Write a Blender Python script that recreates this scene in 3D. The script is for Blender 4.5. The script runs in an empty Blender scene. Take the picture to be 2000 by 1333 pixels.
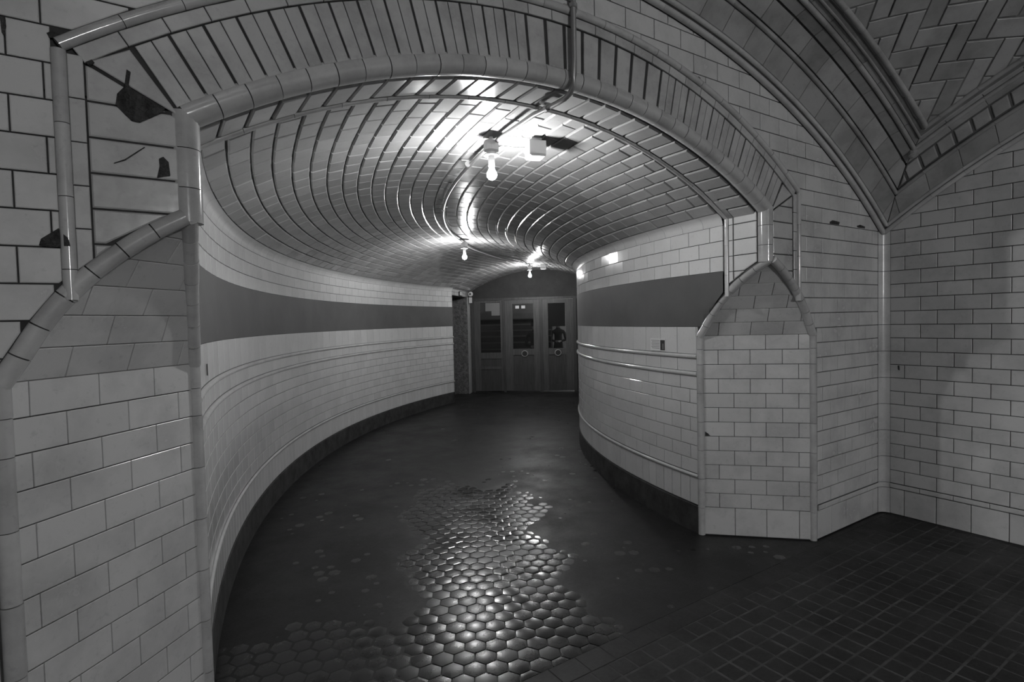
import bpy, math, random
from mathutils import Matrix, Vector
random.seed(7)
sc = bpy.context.scene
COL = sc.collection
sin, cos, sqrt, pi, rad, hyp = math.sin, math.cos, math.sqrt, math.pi, math.radians, math.hypot

# ------------------------------------------------------------------ camera, world, exposure
# world: X along the hall wall that holds the corridor portal, Y into the corridor, Z up (metres)
FPX, PITCH, ROLL, EYE, YAW, DIST = 1066.66, 0.0365, -0.0239, 1.5337, 0.5775, 1.9414
Rt = Vector((cos(YAW), -sin(YAW), 0)); F0 = Vector((sin(YAW), cos(YAW), 0)); ZU = Vector((0, 0, 1))
FW = F0 * cos(PITCH) - ZU * sin(PITCH); UP = F0 * sin(PITCH) + ZU * cos(PITCH)
CX = Rt * cos(ROLL) + UP * sin(ROLL); CY = UP * cos(ROLL) - Rt * sin(ROLL)
CAMPOS = Vector((0, -DIST, EYE))
cd = bpy.data.cameras.new('camera'); cam = bpy.data.objects.new('camera', cd); COL.objects.link(cam)
cd.sensor_width = 36; cd.lens = FPX * 36 / 2000; cd.clip_start = .02; cd.clip_end = 100
cam.matrix_world = Matrix(((CX.x, CY.x, -FW.x, CAMPOS.x), (CX.y, CY.y, -FW.y, CAMPOS.y), (CX.z, CY.z, -FW.z, CAMPOS.z), (0, 0, 0, 1)))
sc.camera = cam
wd = bpy.data.worlds.new('world'); sc.world = wd; wd.use_nodes = True
wd.node_tree.nodes['Background'].inputs[0].default_value = (0, 0, 0, 1)
wd.node_tree.nodes['Background'].inputs[1].default_value = 0
sc.view_settings.view_transform = 'Standard'; sc.view_settings.look = 'None'
sc.view_settings.gamma = 1; sc.view_settings.use_curve_mapping = False
sc.view_settings.exposure = 0.0
E_CORR, E_HALL, E_SIDE = 1000.0, 4200.0, 3000.0      # radiance of the bulbs: corridor, hall, side passage
E_VEST = 1100.0
sc.cycles.max_bounces = 8; sc.cycles.diffuse_bounces = 4; sc.cycles.glossy_bounces = 4
sc.cycles.sample_clamp_indirect = 4.0; sc.cycles.use_denoising = True
sc.cycles.caustics_reflective = False; sc.cycles.caustics_refractive = False

def project(p):
    d = Vector(p) - CAMPOS; f = d.dot(FW)
    if f < .05: return None
    return (1000 + FPX * d.dot(CX) / f, 666.5 - FPX * d.dot(CY) / f)

# ------------------------------------------------------------------ materials
def nodes(name):
    m = bpy.data.materials.new(name); m.use_nodes = True
    nt = m.node_tree; b = nt.nodes['Principled BSDF']
    return m, nt, b
def N(nt, t, **kw):
    n = nt.nodes.new(t)
    for k, v in kw.items():
        if k.startswith('i_'):
            key = k[2:]; n.inputs[int(key) if key.isdigit() else key.replace('_', ' ')].default_value = v
        else: setattr(n, k, v)
    return n
def ramp(nt, fac, p0, c0, p1, c1):
    r = nt.nodes.new('ShaderNodeValToRGB'); e = r.color_ramp.elements
    e[0].position = p0; e[0].color = (c0, c0, c0, 1); e[1].position = p1; e[1].color = (c1, c1, c1, 1)
    nt.links.new(fac, r.inputs[0]); return r.outputs[0]
def math_(nt, op, a, b):
    n = nt.nodes.new('ShaderNodeMath'); n.operation = op
    for i, x in enumerate((a, b)):
        if isinstance(x, (int, float)): n.inputs[i].default_value = x
        else: nt.links.new(x, n.inputs[i])
    return n.outputs[0]

def glazed(name, base, rough=.16, var=.16, stain=.25, bump=.05, stain_scale=5., rvar=1.5):
    """glazed ceramic: tone varies tile by tile, with blotchy stains and a faintly wavy glaze"""
    m, nt, b = nodes(name); L = nt.links.new
    geo = N(nt, 'ShaderNodeNewGeometry'); oi = N(nt, 'ShaderNodeObjectInfo')
    rnd = math_(nt, 'FRACT', math_(nt, 'ADD', oi.outputs['Random'], geo.outputs['Random Per Island']), 0)
    tone = math_(nt, 'ADD', math_(nt, 'MULTIPLY', rnd, var), 1 - var * .6)
    n1 = N(nt, 'ShaderNodeTexNoise', i_Scale=stain_scale, i_Detail=6., i_Roughness=.62); L(geo.outputs['Position'], n1.inputs['Vector'])
    n2 = N(nt, 'ShaderNodeTexNoise', i_Scale=38., i_Detail=4., i_Roughness=.7); L(geo.outputs['Position'], n2.inputs['Vector'])
    st = ramp(nt, n1.outputs['Fac'], .34, 1 - stain, .56, 1.)
    sp = ramp(nt, n2.outputs['Fac'], .28, .86, .42, 1.)
    v = math_(nt, 'MULTIPLY', math_(nt, 'MULTIPLY', math_(nt, 'MULTIPLY', st, sp), tone), base)
    cb = N(nt, 'ShaderNodeCombineColor'); [L(v, cb.inputs[i]) for i in range(3)]
    L(cb.outputs[0], b.inputs['Base Color'])
    L(ramp(nt, n1.outputs['Fac'], .3, min(1, rough * rvar), .6, rough), b.inputs['Roughness'])
    b.inputs['Specular IOR Level'].default_value = .5
    n3 = N(nt, 'ShaderNodeTexNoise', i_Scale=14., i_Detail=2.); L(geo.outputs['Position'], n3.inputs['Vector'])
    bp = N(nt, 'ShaderNodeBump', i_Strength=bump, i_Distance=.02); L(n3.outputs['Fac'], bp.inputs['Height'])
    L(bp.outputs[0], b.inputs['Normal'])
    return m

def matte(name, base, rough=.85, var=.3, scale=6., bump=.2, bscale=60., dist=.01, spec=.3, detail=6.):
    m, nt, b = nodes(name); L = nt.links.new
    geo = N(nt, 'ShaderNodeNewGeometry')
    n1 = N(nt, 'ShaderNodeTexNoise', i_Scale=scale, i_Detail=detail, i_Roughness=.6); L(geo.outputs['Position'], n1.inputs['Vector'])
    v = math_(nt, 'MULTIPLY', ramp(nt, n1.outputs['Fac'], .3, 1 - var, .7, 1 + var * .4), base)
    cb = N(nt, 'ShaderNodeCombineColor'); [L(v, cb.inputs[i]) for i in range(3)]
    L(cb.outputs[0], b.inputs['Base Color'])
    b.inputs['Roughness'].default_value = rough; b.inputs['Specular IOR Level'].default_value = spec
    n3 = N(nt, 'ShaderNodeTexNoise', i_Scale=bscale, i_Detail=4.); L(geo.outputs['Position'], n3.inputs['Vector'])
    bp = N(nt, 'ShaderNodeBump', i_Strength=bump, i_Distance=dist); L(n3.outputs['Fac'], bp.inputs['Height'])
    L(bp.outputs[0], b.inputs['Normal'])
    return m

def floor_mat(name, base, rlo, rhi, var, bump, spec=.75):
    """worn floor tile: polished patches and dusty patches"""
    m, nt, b = nodes(name); L = nt.links.new
    geo = N(nt, 'ShaderNodeNewGeometry'); oi = N(nt, 'ShaderNodeObjectInfo')
    rnd = math_(nt, 'FRACT', math_(nt, 'ADD', oi.outputs['Random'], geo.outputs['Random Per Island']), 0)
    n1 = N(nt, 'ShaderNodeTexNoise', i_Scale=2.2, i_Detail=7., i_Roughness=.65); L(geo.outputs['Position'], n1.inputs['Vector'])
    n2 = N(nt, 'ShaderNodeTexNoise', i_Scale=55., i_Detail=5., i_Roughness=.7); L(geo.outputs['Position'], n2.inputs['Vector'])
    t = math_(nt, 'ADD', math_(nt, 'MULTIPLY', rnd, .3), .8)
    v = math_(nt, 'MULTIPLY', ramp(nt, n1.outputs['Fac'], .3, 1 - var, .7, 1 + var), math_(nt, 'MULTIPLY', ramp(nt, n2.outputs['Fac'], .3, .7, .6, 1.1), t))
    v = math_(nt, 'MULTIPLY', v, base)
    cb = N(nt, 'ShaderNodeCombineColor'); [L(v, cb.inputs[i]) for i in range(3)]
    L(cb.outputs[0], b.inputs['Base Color'])
    L(math_(nt, 'ADD', ramp(nt, n1.outputs['Fac'], .38, rhi, .6, rlo), ramp(nt, n2.outputs['Fac'], .3, .05, .6, 0.)), b.inputs['Roughness'])
    b.inputs['Specular IOR Level'].default_value = spec
    bp = N(nt, 'ShaderNodeBump', i_Strength=bump, i_Distance=.004); L(n2.outputs['Fac'], bp.inputs['Height'])
    L(bp.outputs[0], b.inputs['Normal'])
    return m

def plain(name, c, rough=.5, metal=0., spec=.5):
    m, nt, b = nodes(name)
    b.inputs['Base Color'].default_value = (c, c, c, 1); b.inputs['Roughness'].default_value = rough
    b.inputs['Metallic'].default_value = metal; b.inputs['Specular IOR Level'].default_value = spec
    return m
def pane(name):
    m, nt, b = nodes(name)
    tr = N(nt, 'ShaderNodeBsdfTransparent'); tr.inputs[0].default_value = (.62, .62, .62, 1)
    gl = N(nt, 'ShaderNodeBsdfGlossy'); gl.inputs['Roughness'].default_value = .03
    fr = N(nt, 'ShaderNodeFresnel'); fr.inputs[0].default_value = 1.5; mx = N(nt, 'ShaderNodeMixShader')
    nt.links.new(fr.outputs[0], mx.inputs[0]); nt.links.new(tr.outputs[0], mx.inputs[1]); nt.links.new(gl.outputs[0], mx.inputs[2])
    nt.links.new(mx.outputs[0], nt.nodes['Material Output'].inputs[0])
    return m
def glow(name, s):
    m, nt, b = nodes(name)
    b.inputs['Base Color'].default_value = (.8, .8, .8, 1)
    b.inputs['Emission Color'].default_value = (1, 1, 1, 1); b.inputs['Emission Strength'].default_value = s
    return m
def wood(name, base):
    m, nt, b = nodes(name); L = nt.links.new
    tc = N(nt, 'ShaderNodeNewGeometry'); mp = N(nt, 'ShaderNodeMapping'); mp.inputs['Scale'].default_value = (30, 30, 2.2)
    L(tc.outputs['Position'], mp.inputs[0])
    n1 = N(nt, 'ShaderNodeTexNoise', i_Scale=1.2, i_Detail=7., i_Roughness=.65); L(mp.outputs[0], n1.inputs['Vector'])
    v = math_(nt, 'MULTIPLY', ramp(nt, n1.outputs['Fac'], .3, .6, .7, 1.3), base)
    cb = N(nt, 'ShaderNodeCombineColor'); [L(v, cb.inputs[i]) for i in range(3)]
    L(cb.outputs[0], b.inputs['Base Color']); b.inputs['Roughness'].default_value = .5
    return m
M = dict(
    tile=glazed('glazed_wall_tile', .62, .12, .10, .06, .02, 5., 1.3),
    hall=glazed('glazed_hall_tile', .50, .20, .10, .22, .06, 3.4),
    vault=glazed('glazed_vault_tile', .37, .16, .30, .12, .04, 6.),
    rib=glazed('glazed_rib_tile', .30, .3, .3, .3, .05, 5.),
    bead=glazed('glazed_moulding', .42, .13, .18, .2, .04, 7.),
    cbead=glazed('glazed_corridor_moulding', .58, .14, .08, .15, .03, 7.),
    ring=glazed('glazed_arch_tile', .42, .2, .12, .3, .08, 5.),
    grout=matte('dark_joint_mortar', .045, .9, .4, 12., .2),
    cmort=matte('hall_vault_mortar', .15, .9, .3, 12., .2),
    rgrout=matte('grey_joint_mortar', .10, .9, .4, 12., .2),
    cgrout=matte('corridor_joint_mortar', .05, .9, .3, 12., .2),
    vgrout=matte('vault_joint_mortar', .30, .9, .4, 12., .2),
    band=matte('grey_painted_band', .105, .62, .18, 2.5, .05, 30., .004),
    base=matte('stained_concrete_base', .05, .8, .6, 9., .3, 40., .01),
    hexa=floor_mat('worn_hexagon_tile', .024, .145, .36, .3, .02),
    dirt=floor_mat('packed_floor_dirt', .014, .4, .55, .4, .15, .4),
    sq=floor_mat('hall_floor_tile', .020, .45, .66, .35, .22, .4),
    sqg=matte('pale_floor_mortar', .075, .9, .6, 7., .2),
    plaster=matte('rough_plaster', .24, .9, .55, 18., 1., 55., .05, .2),
    hole=matte('broken_plaster', .07, .95, .6, 30., 1., 120., .02, .1),
    tymp=matte('painted_tympanum', .055, .75, .25, 4., .1, 40., .004),
    wood=wood('dark_stained_wood', .055), wood2=wood('worn_wood', .085),
    glass=pane('door_glass'), cloth=matte('dark_cloth', .012, .9, .3, 20., .2), skin=plain('skin', .32, .55), dark=plain('dark_void', .008, .9),
    pipe=plain('grey_steel_conduit', .34, .34, .55), clamp=plain('steel_clamp', .45, .3, .8),
    white=plain('white_plastic', .72, .35), porc=plain('white_porcelain', .72, .2), black=plain('black_plastic', .02, .4),
    ring2=plain('pale_handle_ring', .5, .35, .3), grey=plain('grey_print', .2, .6), ink=plain('dark_print', .03, .5),
    bulb=glow('lit_bulb', E_CORR), vbulb=glow('lit_vestibule_bulb', E_VEST), hbulb=glow('lit_hall_bulb', E_HALL), sbulb=glow('lit_passage_bulb', E_SIDE),
    room=matte('plain_rear_wall', .42, .6, .2, 3., .05), dceil=matte('sooty_plaster', .2, .9, .3, 3., .1),
)

# ------------------------------------------------------------------ object helpers
def obj(name, verts, faces, mat, parent=None, kind=None, smooth=False):
    me = bpy.data.meshes.new(name); me.from_pydata([tuple(v) for v in verts], [], faces)
    if mat: me.materials.append(M[mat])
    if smooth:
        for p in me.polygons: p.use_smooth = len(p.vertices) <= 4
    o = bpy.data.objects.new(name, me); COL.objects.link(o)
    if parent: o.parent = parent
    if kind: o['kind'] = kind
    return o
def struct(name, verts, faces, mat, label=None, cat=None):
    o = obj(name, verts, faces, mat, kind='structure')
    o['label'] = label or name.replace('_', ' '); o['category'] = cat or name.split('_')[0]
    return o
def thing(name, label, cat, loc=(0, 0, 0), group=None):
    o = bpy.data.objects.new(name, None); COL.objects.link(o); o.location = loc; o.empty_display_size = .05
    o['label'] = label; o['category'] = cat
    if group: o['group'] = group
    return o
def child(name, parent, verts, faces, mat, smooth=False):
    """a part of a thing, given in world coordinates"""
    l = Vector(parent.location) if parent.type == 'EMPTY' else Vector((0, 0, 0))
    return obj(name, [Vector(v) - l for v in verts], faces, mat, parent, None, smooth)

def box(c, ax, ay, az):
    """box about c with half-axis vectors"""
    c, ax, ay, az = map(Vector, (c, ax, ay, az))
    v = [c + ax * i + ay * j + az * k for i in (-1, 1) for j in (-1, 1) for k in (-1, 1)]
    return v, [(0, 1, 3, 2), (4, 6, 7, 5), (0, 4, 5, 1), (2, 3, 7, 6), (0, 2, 6, 4), (1, 5, 7, 3)]
def join(*parts):
    V, F = [], []
    for v, f in parts:
        n = len(V); V += list(v); F += [tuple(i + n for i in q) for q in f]
    return V, F
def tube(pts, r, ns=10, cap=True, up=(0, 0, 1)):
    pts = [Vector(p) for p in pts]; V, F = [], []; n = len(pts)
    for i, p in enumerate(pts):
        t = (pts[min(i + 1, n - 1)] - pts[max(i - 1, 0)]).normalized()
        a = t.cross(Vector(up))
        if a.length < .15: a = t.cross(Vector((1, .2, 0)))
        a.normalize(); b = a.cross(t).normalized()
        rr = r[i] if isinstance(r, (list, tuple)) else r
        V += [p + a * (rr * cos(2 * pi * k / ns)) + b * (rr * sin(2 * pi * k / ns)) for k in range(ns)]
    for i in range(n - 1):
        for k in range(ns):
            k2 = (k + 1) % ns; F.append((i * ns + k, i * ns + k2, (i + 1) * ns + k2, (i + 1) * ns + k))
    if cap:                                     # caps own their vertices, so the shading of the round stays clean
        m = len(V); V += [v.copy() for v in V[:ns]] + [v.copy() for v in V[(n - 1) * ns:n * ns]]
        F.append(tuple(range(m, m + ns))[::-1]); F.append(tuple(range(m + ns, m + 2 * ns)))
    return V, F
def lathe(c, axis, prof, ns=16):
    """prof: (distance along axis, radius)"""
    c, axis = Vector(c), Vector(axis).normalized()
    return tube([c + axis * h for h, r in prof], [max(r, .0004) for h, r in prof], ns, True, (1, .3, .2) if abs(axis.z) > .8 else (0, 0, 1))

# ------------------------------------------------------------------ tile machinery
def clip(poly, a, b, c):
    """keep a*u + b*v <= c"""
    out = []
    for i in range(len(poly)):
        p, q = poly[i], poly[(i + 1) % len(poly)]
        dp = a * p[0] + b * p[1] - c; dq = a * q[0] + b * q[1] - c
        if dp <= 0: out.append(p)
        if dp * dq < 0:
            t = dp / (dp - dq); out.append((p[0] + (q[0] - p[0]) * t, p[1] + (q[1] - p[1]) * t))
    return out
def area2(poly): return sum(poly[i][0] * poly[(i + 1) % len(poly)][1] - poly[(i + 1) % len(poly)][0] * poly[i][1] for i in range(len(poly))) / 2
def clean(poly):
    out = []
    for p in poly:
        if not out or hyp(p[0] - out[-1][0], p[1] - out[-1][1]) > .0015: out.append(p)
    if len(out) > 1 and hyp(out[0][0] - out[-1][0], out[0][1] - out[-1][1]) < .0015: out.pop()
    return out
def inset(poly, d):
    if area2(poly) < 0: poly = poly[::-1]
    out = poly
    for i in range(len(poly)):
        (x0, y0), (x1, y1) = poly[i], poly[(i + 1) % len(poly)]
        l = hyp(x1 - x0, y1 - y0)
        if l < 1e-6: continue
        nx, ny = (y1 - y0) / l, -(x1 - x0) / l          # outward normal of a CCW polygon
        out = clip(out, nx, ny, nx * x0 + ny * y0 - d)
        if len(out) < 3: return []
    return clean(out)
def tile_geo(poly, fm, gap, depth, bevel, drop=None, pillow=0., rise=0.):
    """one bevelled tile over the convex polygon; fm(u, v, w) maps to space, w towards the viewer"""
    p0 = inset(clean(poly), gap / 2)
    if len(p0) < 3 or abs(area2(p0)) < 2e-4: return None
    p1 = inset(p0, bevel)
    if len(p1) < 3: return None
    drop = bevel * .7 if drop is None else drop
    n0, n1 = len(p0), len(p1)
    V = [fm(u, v, rise - depth) for u, v in p0]; F = []
    if pillow and n0 == n1:                      # rounded top on its own ring, so only the top shades smoothly
        ring = [fm(u, v, rise - drop) for u, v in p0]
        cu = sum(p[0] for p in p1) / n1; cv = sum(p[1] for p in p1) / n1
        V += ring + ring + [fm(u, v, rise) for u, v in p1] + [fm(cu, cv, rise + pillow)]
        for a in (0, 2):
            for i in range(n0):
                j = (i + 1) % n0; F.append((a * n0 + i, a * n0 + j, (a + 1) * n0 + j, (a + 1) * n0 + i))
        F += [(3 * n0 + i, 3 * n0 + (i + 1) % n0, 4 * n0) for i in range(n0)]
    elif n0 == n1:
        V += [fm(u, v, rise - drop) for u, v in p0] + [fm(u, v, rise) for u, v in p1]
        for a in (0, 1):
            for i in range(n0):
                j = (i + 1) % n0; F.append((a * n0 + i, a * n0 + j, (a + 1) * n0 + j, (a + 1) * n0 + i))
        F.append(tuple(range(2 * n0, 3 * n0)))
    else:
        V += [fm(u, v, rise) for u, v in p0]
        for i in range(n0):
            j = (i + 1) % n0; F.append((i, j, n0 + j, n0 + i))
        F.append(tuple(range(n0, 2 * n0)))
    cu = sum(p[0] for p in p0) / n0; cv = sum(p[1] for p in p0) / n0
    out = Vector(fm(cu, cv, .01)) - Vector(fm(cu, cv, 0))
    a, b, c = (Vector(fm(*q, 0)) for q in (p0[0], p0[1], p0[2]))
    if (b - a).cross(c - b).dot(out) < 0: F = [f[::-1] for f in F]
    return V, F, Vector(fm(cu, cv, 0)), out.normalized()

class Field:
    """the tiles of one surface: the 300 that show largest become parts, the rest one part"""
    def __init__(s, parent, mat, name='tile', limit=300, rest='far_tiles'):
        s.p, s.m, s.name, s.limit, s.rest, s.t = parent, mat, name, limit, rest, []
    def add(s, poly, fm, gap=.003, depth=.008, bevel=.002, mat=None, name=None, smooth=False, **kw):
        if len(poly) < 3: return
        g = tile_geo(poly, fm, gap, depth, bevel, **kw)
        if g: s.raw(g[0], g[1], g[2], g[3], mat, name, smooth)
    def raw(s, V, F, c, nrm, mat=None, name=None, smooth=False):
        pts = [project(v) for v in V]; a = 0.
        if all(pts) and (nrm is None or (CAMPOS - c).dot(nrm) > 0):
            xs = [min(max(p[0], 0), 2000) for p in pts]; ys = [min(max(p[1], 0), 1333) for p in pts]
            a = (max(xs) - min(xs)) * (max(ys) - min(ys))
        s.t.append((a, V, F, mat or s.m, name or s.name, smooth))
    def done(s):
        s.t.sort(key=lambda t: -t[0])
        for a, V, F, mat, nm, sm in s.t[:s.limit]: obj(nm, V, F, mat, s.p, None, sm)
        by = {}
        for t in s.t[s.limit:]: by.setdefault(t[3], []).append((t[1], t[2]))
        for mat, parts in by.items(): obj(s.rest, *join(*parts), mat, s.p, 'stuff')

def courses(lo, hi, mod, off):
    """joints of a running bond along [lo, hi]: positions off + k*mod, ends included"""
    k = math.ceil((lo - off) / mod + 1e-6); xs = [lo]
    while off + k * mod < hi - 1e-6: xs.append(off + k * mod); k += 1
    xs.append(hi)
    if len(xs) > 2 and xs[1] - xs[0] < .012: xs.pop(1)
    if len(xs) > 2 and xs[-1] - xs[-2] < .012: xs.pop(-2)
    return xs
def rect(a, b, c, d): return [(a, c), (b, c), (b, d), (a, d)]
def lerp(a, b, t): return a + (b - a) * t
def sheet(fm, us, vs, w=0.):
    V = [fm(u, v, w) for u in us for v in vs]; n = len(vs)
    F = [(i * n + j, (i + 1) * n + j, (i + 1) * n + j + 1, i * n + j + 1) for i in range(len(us) - 1) for j in range(n - 1)]
    return V, F
def span(a, b, n): return [a + (b - a) * i / n for i in range(n + 1)]

# ------------------------------------------------------------------ plan
S0 = 1.64                                    # portal axis
SC = 4.622                                   # right wall of the hall
HALF = SC - S0
CC = (8.908, -.383); RO, RI = 8.828, 5.827   # the corridor bends about CC
NJ = .30                                     # depth of the portal jamb
PO0 = math.asin((NJ - CC[1]) / RO); PI0 = math.asin((NJ - CC[1]) / RI); PE = rad(61.9)
def on(R, ph): return (CC[0] - R * cos(ph), CC[1] + R * sin(ph))
DL = (5.722, 8.482); DE = (.773, -.634); DN = (-.634, -.773)   # door wall: left end, direction, normal towards the corridor
DR = (DL[0] + 3 * DE[0], DL[1] + 3 * DE[1])
OE, IE = on(RO, PE), on(RI, PE)
# pointed hood of the chamfered piers: height -> share of the chamfer width left
HOOD = [(1.395, 1.), (1.47, .90), (1.55, .80), (1.63, .675), (1.70, .535), (1.765, .375), (1.825, .20), (1.875, .02)]
def hood(z):
    if z <= HOOD[0][0]: return HOOD[0][1]
    for (z0, o0), (z1, o1) in zip(HOOD, HOOD[1:]):
        if z <= z1: return lerp(o0, o1, (z - z0) / (z1 - z0))
    return 0.
def hood_lines(zc, leg):
    """clip lines (a, b, c on offset and height) that keep the outside of the hood near height zc"""
    if zc < HOOD[0][0]: return [(-1, 0, -leg)]
    for (z0, o0), (z1, o1) in zip(HOOD, HOOD[1:]):
        if zc <= z1 or z1 == HOOD[-1][0]:
            a, b = -(z1 - z0), (o1 - o0) * leg; return [(a, b, a * o0 * leg + b * z0)]
PL, PR = .10, 3.176                          # corner lines of the two piers (portal edge)
LAL, LBL, LAR, LBR = .458, .487, .50, .528   # legs of the chamfers along the hall wall and along the corridor
AL, AR = PL - LAL, PR + LAR                  # where the chamfers meet the hall wall
BL, BR = (.129, LBL), (3.148, LBR)           # where they meet the corridor walls
JL, JR = .112, 3.138                         # jamb faces

# ------------------------------------------------------------------ floor
def fill(x, y):
    """how far dirt fills the joints: low along the worn track, high elsewhere"""
    tr = [(1.25, -.1), (1.45, .45), (1.75, 1.2), (2.15, 2.1)]
    d = 9
    for (x0, y0), (x1, y1) in zip(tr, tr[1:]):
        t = max(0, min(1, ((x - x0) * (x1 - x0) + (y - y0) * (y1 - y0)) / ((x1 - x0) ** 2 + (y1 - y0) ** 2)))
        d = min(d, hyp(x - x0 - t * (x1 - x0), y - y0 - t * (y1 - y0)))
    d2 = hyp((x - .45) * .9, y - .45)
    n = .5 + .3 * sin(5.1 * x + 2.3 * y) * sin(3.7 * y - 1.9 * x + 1) + .2 * sin(13 * x - 9 * y) * sin(11 * y + 4 * x)
    f = max(0, min(1, (d - .34 + (n - .5) * .35) / .22)); f2 = max(0, min(1, (d2 - .42 + (n - .5) * .3) / .25))
    return min(f, .72 + .28 * f2) * (.86 + .14 * n)
def in_corr(x, y, m=0.):
    r = hyp(x - CC[0], y - CC[1]); ph = math.atan2(y - CC[1], CC[0] - x)
    if ph <= PE: return RI + m < r < RO - m
    # beyond the bend: up to the door wall
    dd = (x - DL[0]) * DN[0] + (y - DL[1]) * DN[1]; e = (x - DL[0]) * DE[0] + (y - DL[1]) * DE[1]
    return dd > 0 and -.05 < e < 3.0
us, vs = span(-.4, 8.6, 150), span(-.045, 9.2, 155)
V, F = sheet(lambda u, v, w: (u, v, -.0062 + .0072 * fill(u, v)), us, vs)
floor = struct('floor', V, F, 'dirt', 'dark dirt bed and worn hexagonal tiles of the curved corridor', 'floor')
hexf = Field(floor, 'hexa', 'hexagon_tile', 300, 'far_hexagon_tiles')
P = .098; hr = P / sqrt(3)
fl = lambda u, v, w: (u, v, w)
for i in range(-3, 110):
    for j in range(-60, 150):
        x = .02 + i * P * .866; y = j * P + (i % 2) * P / 2
        if y < -.075 or y > 9.1: continue
        ok = in_corr(x, y, .0) if y > .5 else (PL + .05 - max(0, .52 - y) < x < PR - .02 + max(0, .52 - y))
        if not ok: continue
        poly = [(x + hr * cos(rad(60 * k)), y + hr * sin(rad(60 * k))) for k in range(6)]
        poly = clip(poly, 0, -1, .045)
        near = y < 3.2
        hexf.add(poly, fl, .0065, .007, .012, drop=.0013, smooth=near, pillow=.0005 if near else 0., rise=random.uniform(-.0012, .0003))
hexf.done()
hx0, hx1, hy0 = -1.45, SC + .02, -10.
V, F = box(((hx0 + hx1) / 2, (hy0 - .045) / 2, -.02), ((hx1 - hx0) / 2, 0, 0), (0, (-.045 - hy0) / 2, 0), (0, 0, .0193))
floor_h = struct('floor_hall', V, F, 'sqg', 'pale mortar bed and small dark square tiles of the hall', 'floor')
sqf = Field(floor_h, 'sq', 'floor_tile', 300, 'far_floor_tiles')
for k in range(0, 45):
    x = hx0 + .02 + k * .148
    sqf.add(clip(rect(x, x + .148, -.168, -.045), 1, 0, SC), fl, .003, .005, .002, rise=.0015)
for r in range(0, 30):
    y1 = -.168 - r * .0985; y0 = y1 - .0985
    for k in range(0, 63):
        x = hx0 + .02 + k * .1 + (0 if r > 1 else .05)
        if r == 1 and k % 2: continue
        g = .007 + (.005 if r % 2 else 0)
        sqf.add(clip(rect(x, x + (.2 if r == 1 else .1), y0, y1), 1, 0, SC), fl, g, .005, .002, rise=random.uniform(-.0002, .0006))
sqf.done()

# ------------------------------------------------------------------ hall wall with the portal (plane y = 0)
RH, ZH = 4.85, 3.14 - 4.85                   # arch of the hall vault on this wall
fH = lambda u, v, w: (u, -w, v)
RT, ZT = 2.897, -.262                        # torus of the arris
RS, ZS = 3.03, -.175                         # inner edge of the strip round the portal
RB, ZB = 3.085, -.165                        # centre of the outer bead
def arch_clip(poly, R, zc, keep_out):
    u = sum(p[0] for p in poly) / len(poly) - S0; v = sum(p[1] for p in poly) / len(poly) - zc
    l = hyp(u, v); nx, ny = u / l, v / l
    c = nx * S0 + ny * zc + R
    return clip(poly, -nx, -ny, -c) if keep_out else clip(poly, nx, ny, c)
# backing: pieces left and right of the portal and above it
def zarch(R, zc, s): return zc + sqrt(max(0, R * R - (s - S0) ** 2))
V, F = [], []
def quadstrip(xs, lo, hi, y=.010):
    n = len(V)
    for x in xs: V.extend([(x, y, lo(x)), (x, y, hi(x))])
    F.extend([(n + 2 * i, n + 2 * i + 2, n + 2 * i + 3, n + 2 * i + 1) for i in range(len(xs) - 1)])
top = lambda x: zarch(RH, ZH, x) + .12
zs = sorted(set([0.] + [z for z, o in HOOD] + [1.9, 2.195]))
for z0, z1 in zip(zs, zs[1:]):
    n = len(V); e0, e1 = hood(z0 + 1e-5), hood(z1 - 1e-5)
    V.extend([(-1.45, .010, z0), (PL - e0 * LAL - .004, .010, z0), (PL - e1 * LAL - .004, .010, z1), (-1.45, .010, z1)]); F.append((n, n + 1, n + 2, n + 3))
    n = len(V)
    V.extend([(PR + e0 * LAR + .004, .010, z0), (SC + .1, .010, z0), (SC + .1, .010, z1), (PR + e1 * LAR + .004, .010, z1)]); F.append((n, n + 1, n + 2, n + 3))
quadstrip(span(-1.45, PL, 12), lambda x: 2.19, top)
quadstrip(span(PL, PR, 48), lambda x: zarch(RT, ZT, x) + .01, top)
quadstrip(span(PR, SC + .1, 12), lambda x: 2.19, top)
wallH = struct('wall_front', V, F, 'grout', 'hall wall of white glazed tiles round the corridor portal', 'wall')
fh = Field(wallH, 'hall', 'wall_tile')
EL, ER = -.207, S0 * 2 + .207                # outer edges of the portal frame
def hood_clip(poly, u, v, grow=.022):
    if v > 1.9: return poly
    leg = LAR if u > S0 else LAL
    for a, b, c in hood_lines(v, leg):
        if len(poly) < 3: break
        c2 = c - grow * hyp(a, b)
        poly = clip(poly, a, b, c2 + a * PR) if u > S0 else clip(poly, -a, b, c2 - a * PL)
    return poly
def add_H(poly):
    v = sum(p[1] for p in poly) / len(poly); u = sum(p[0] for p in poly) / len(poly)
    poly = arch_clip(poly, RH - .01, ZH, False)
    if len(poly) < 3: return
    if v > 2.25:
        if poly[0][0] < EL - .001 and max(p[0] for p in poly) > EL + .001 and v < 2.36:   # beside the end of the arch
            a = clip(poly, 1, 0, EL)
            if len(a) > 2: fh.add(a, fH, .0045, .010, .0025)
            poly = clip(poly, -1, 0, -EL)
        if len(poly) > 2 and EL < sum(p[0] for p in poly) / len(poly) < ER: poly = arch_clip(poly, RB + .02, ZB, True)
    if len(poly) > 2: poly = hood_clip(poly, u, v)
    if len(poly) > 2: fh.add(poly, fH, .0045, .010, .0025)
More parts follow.
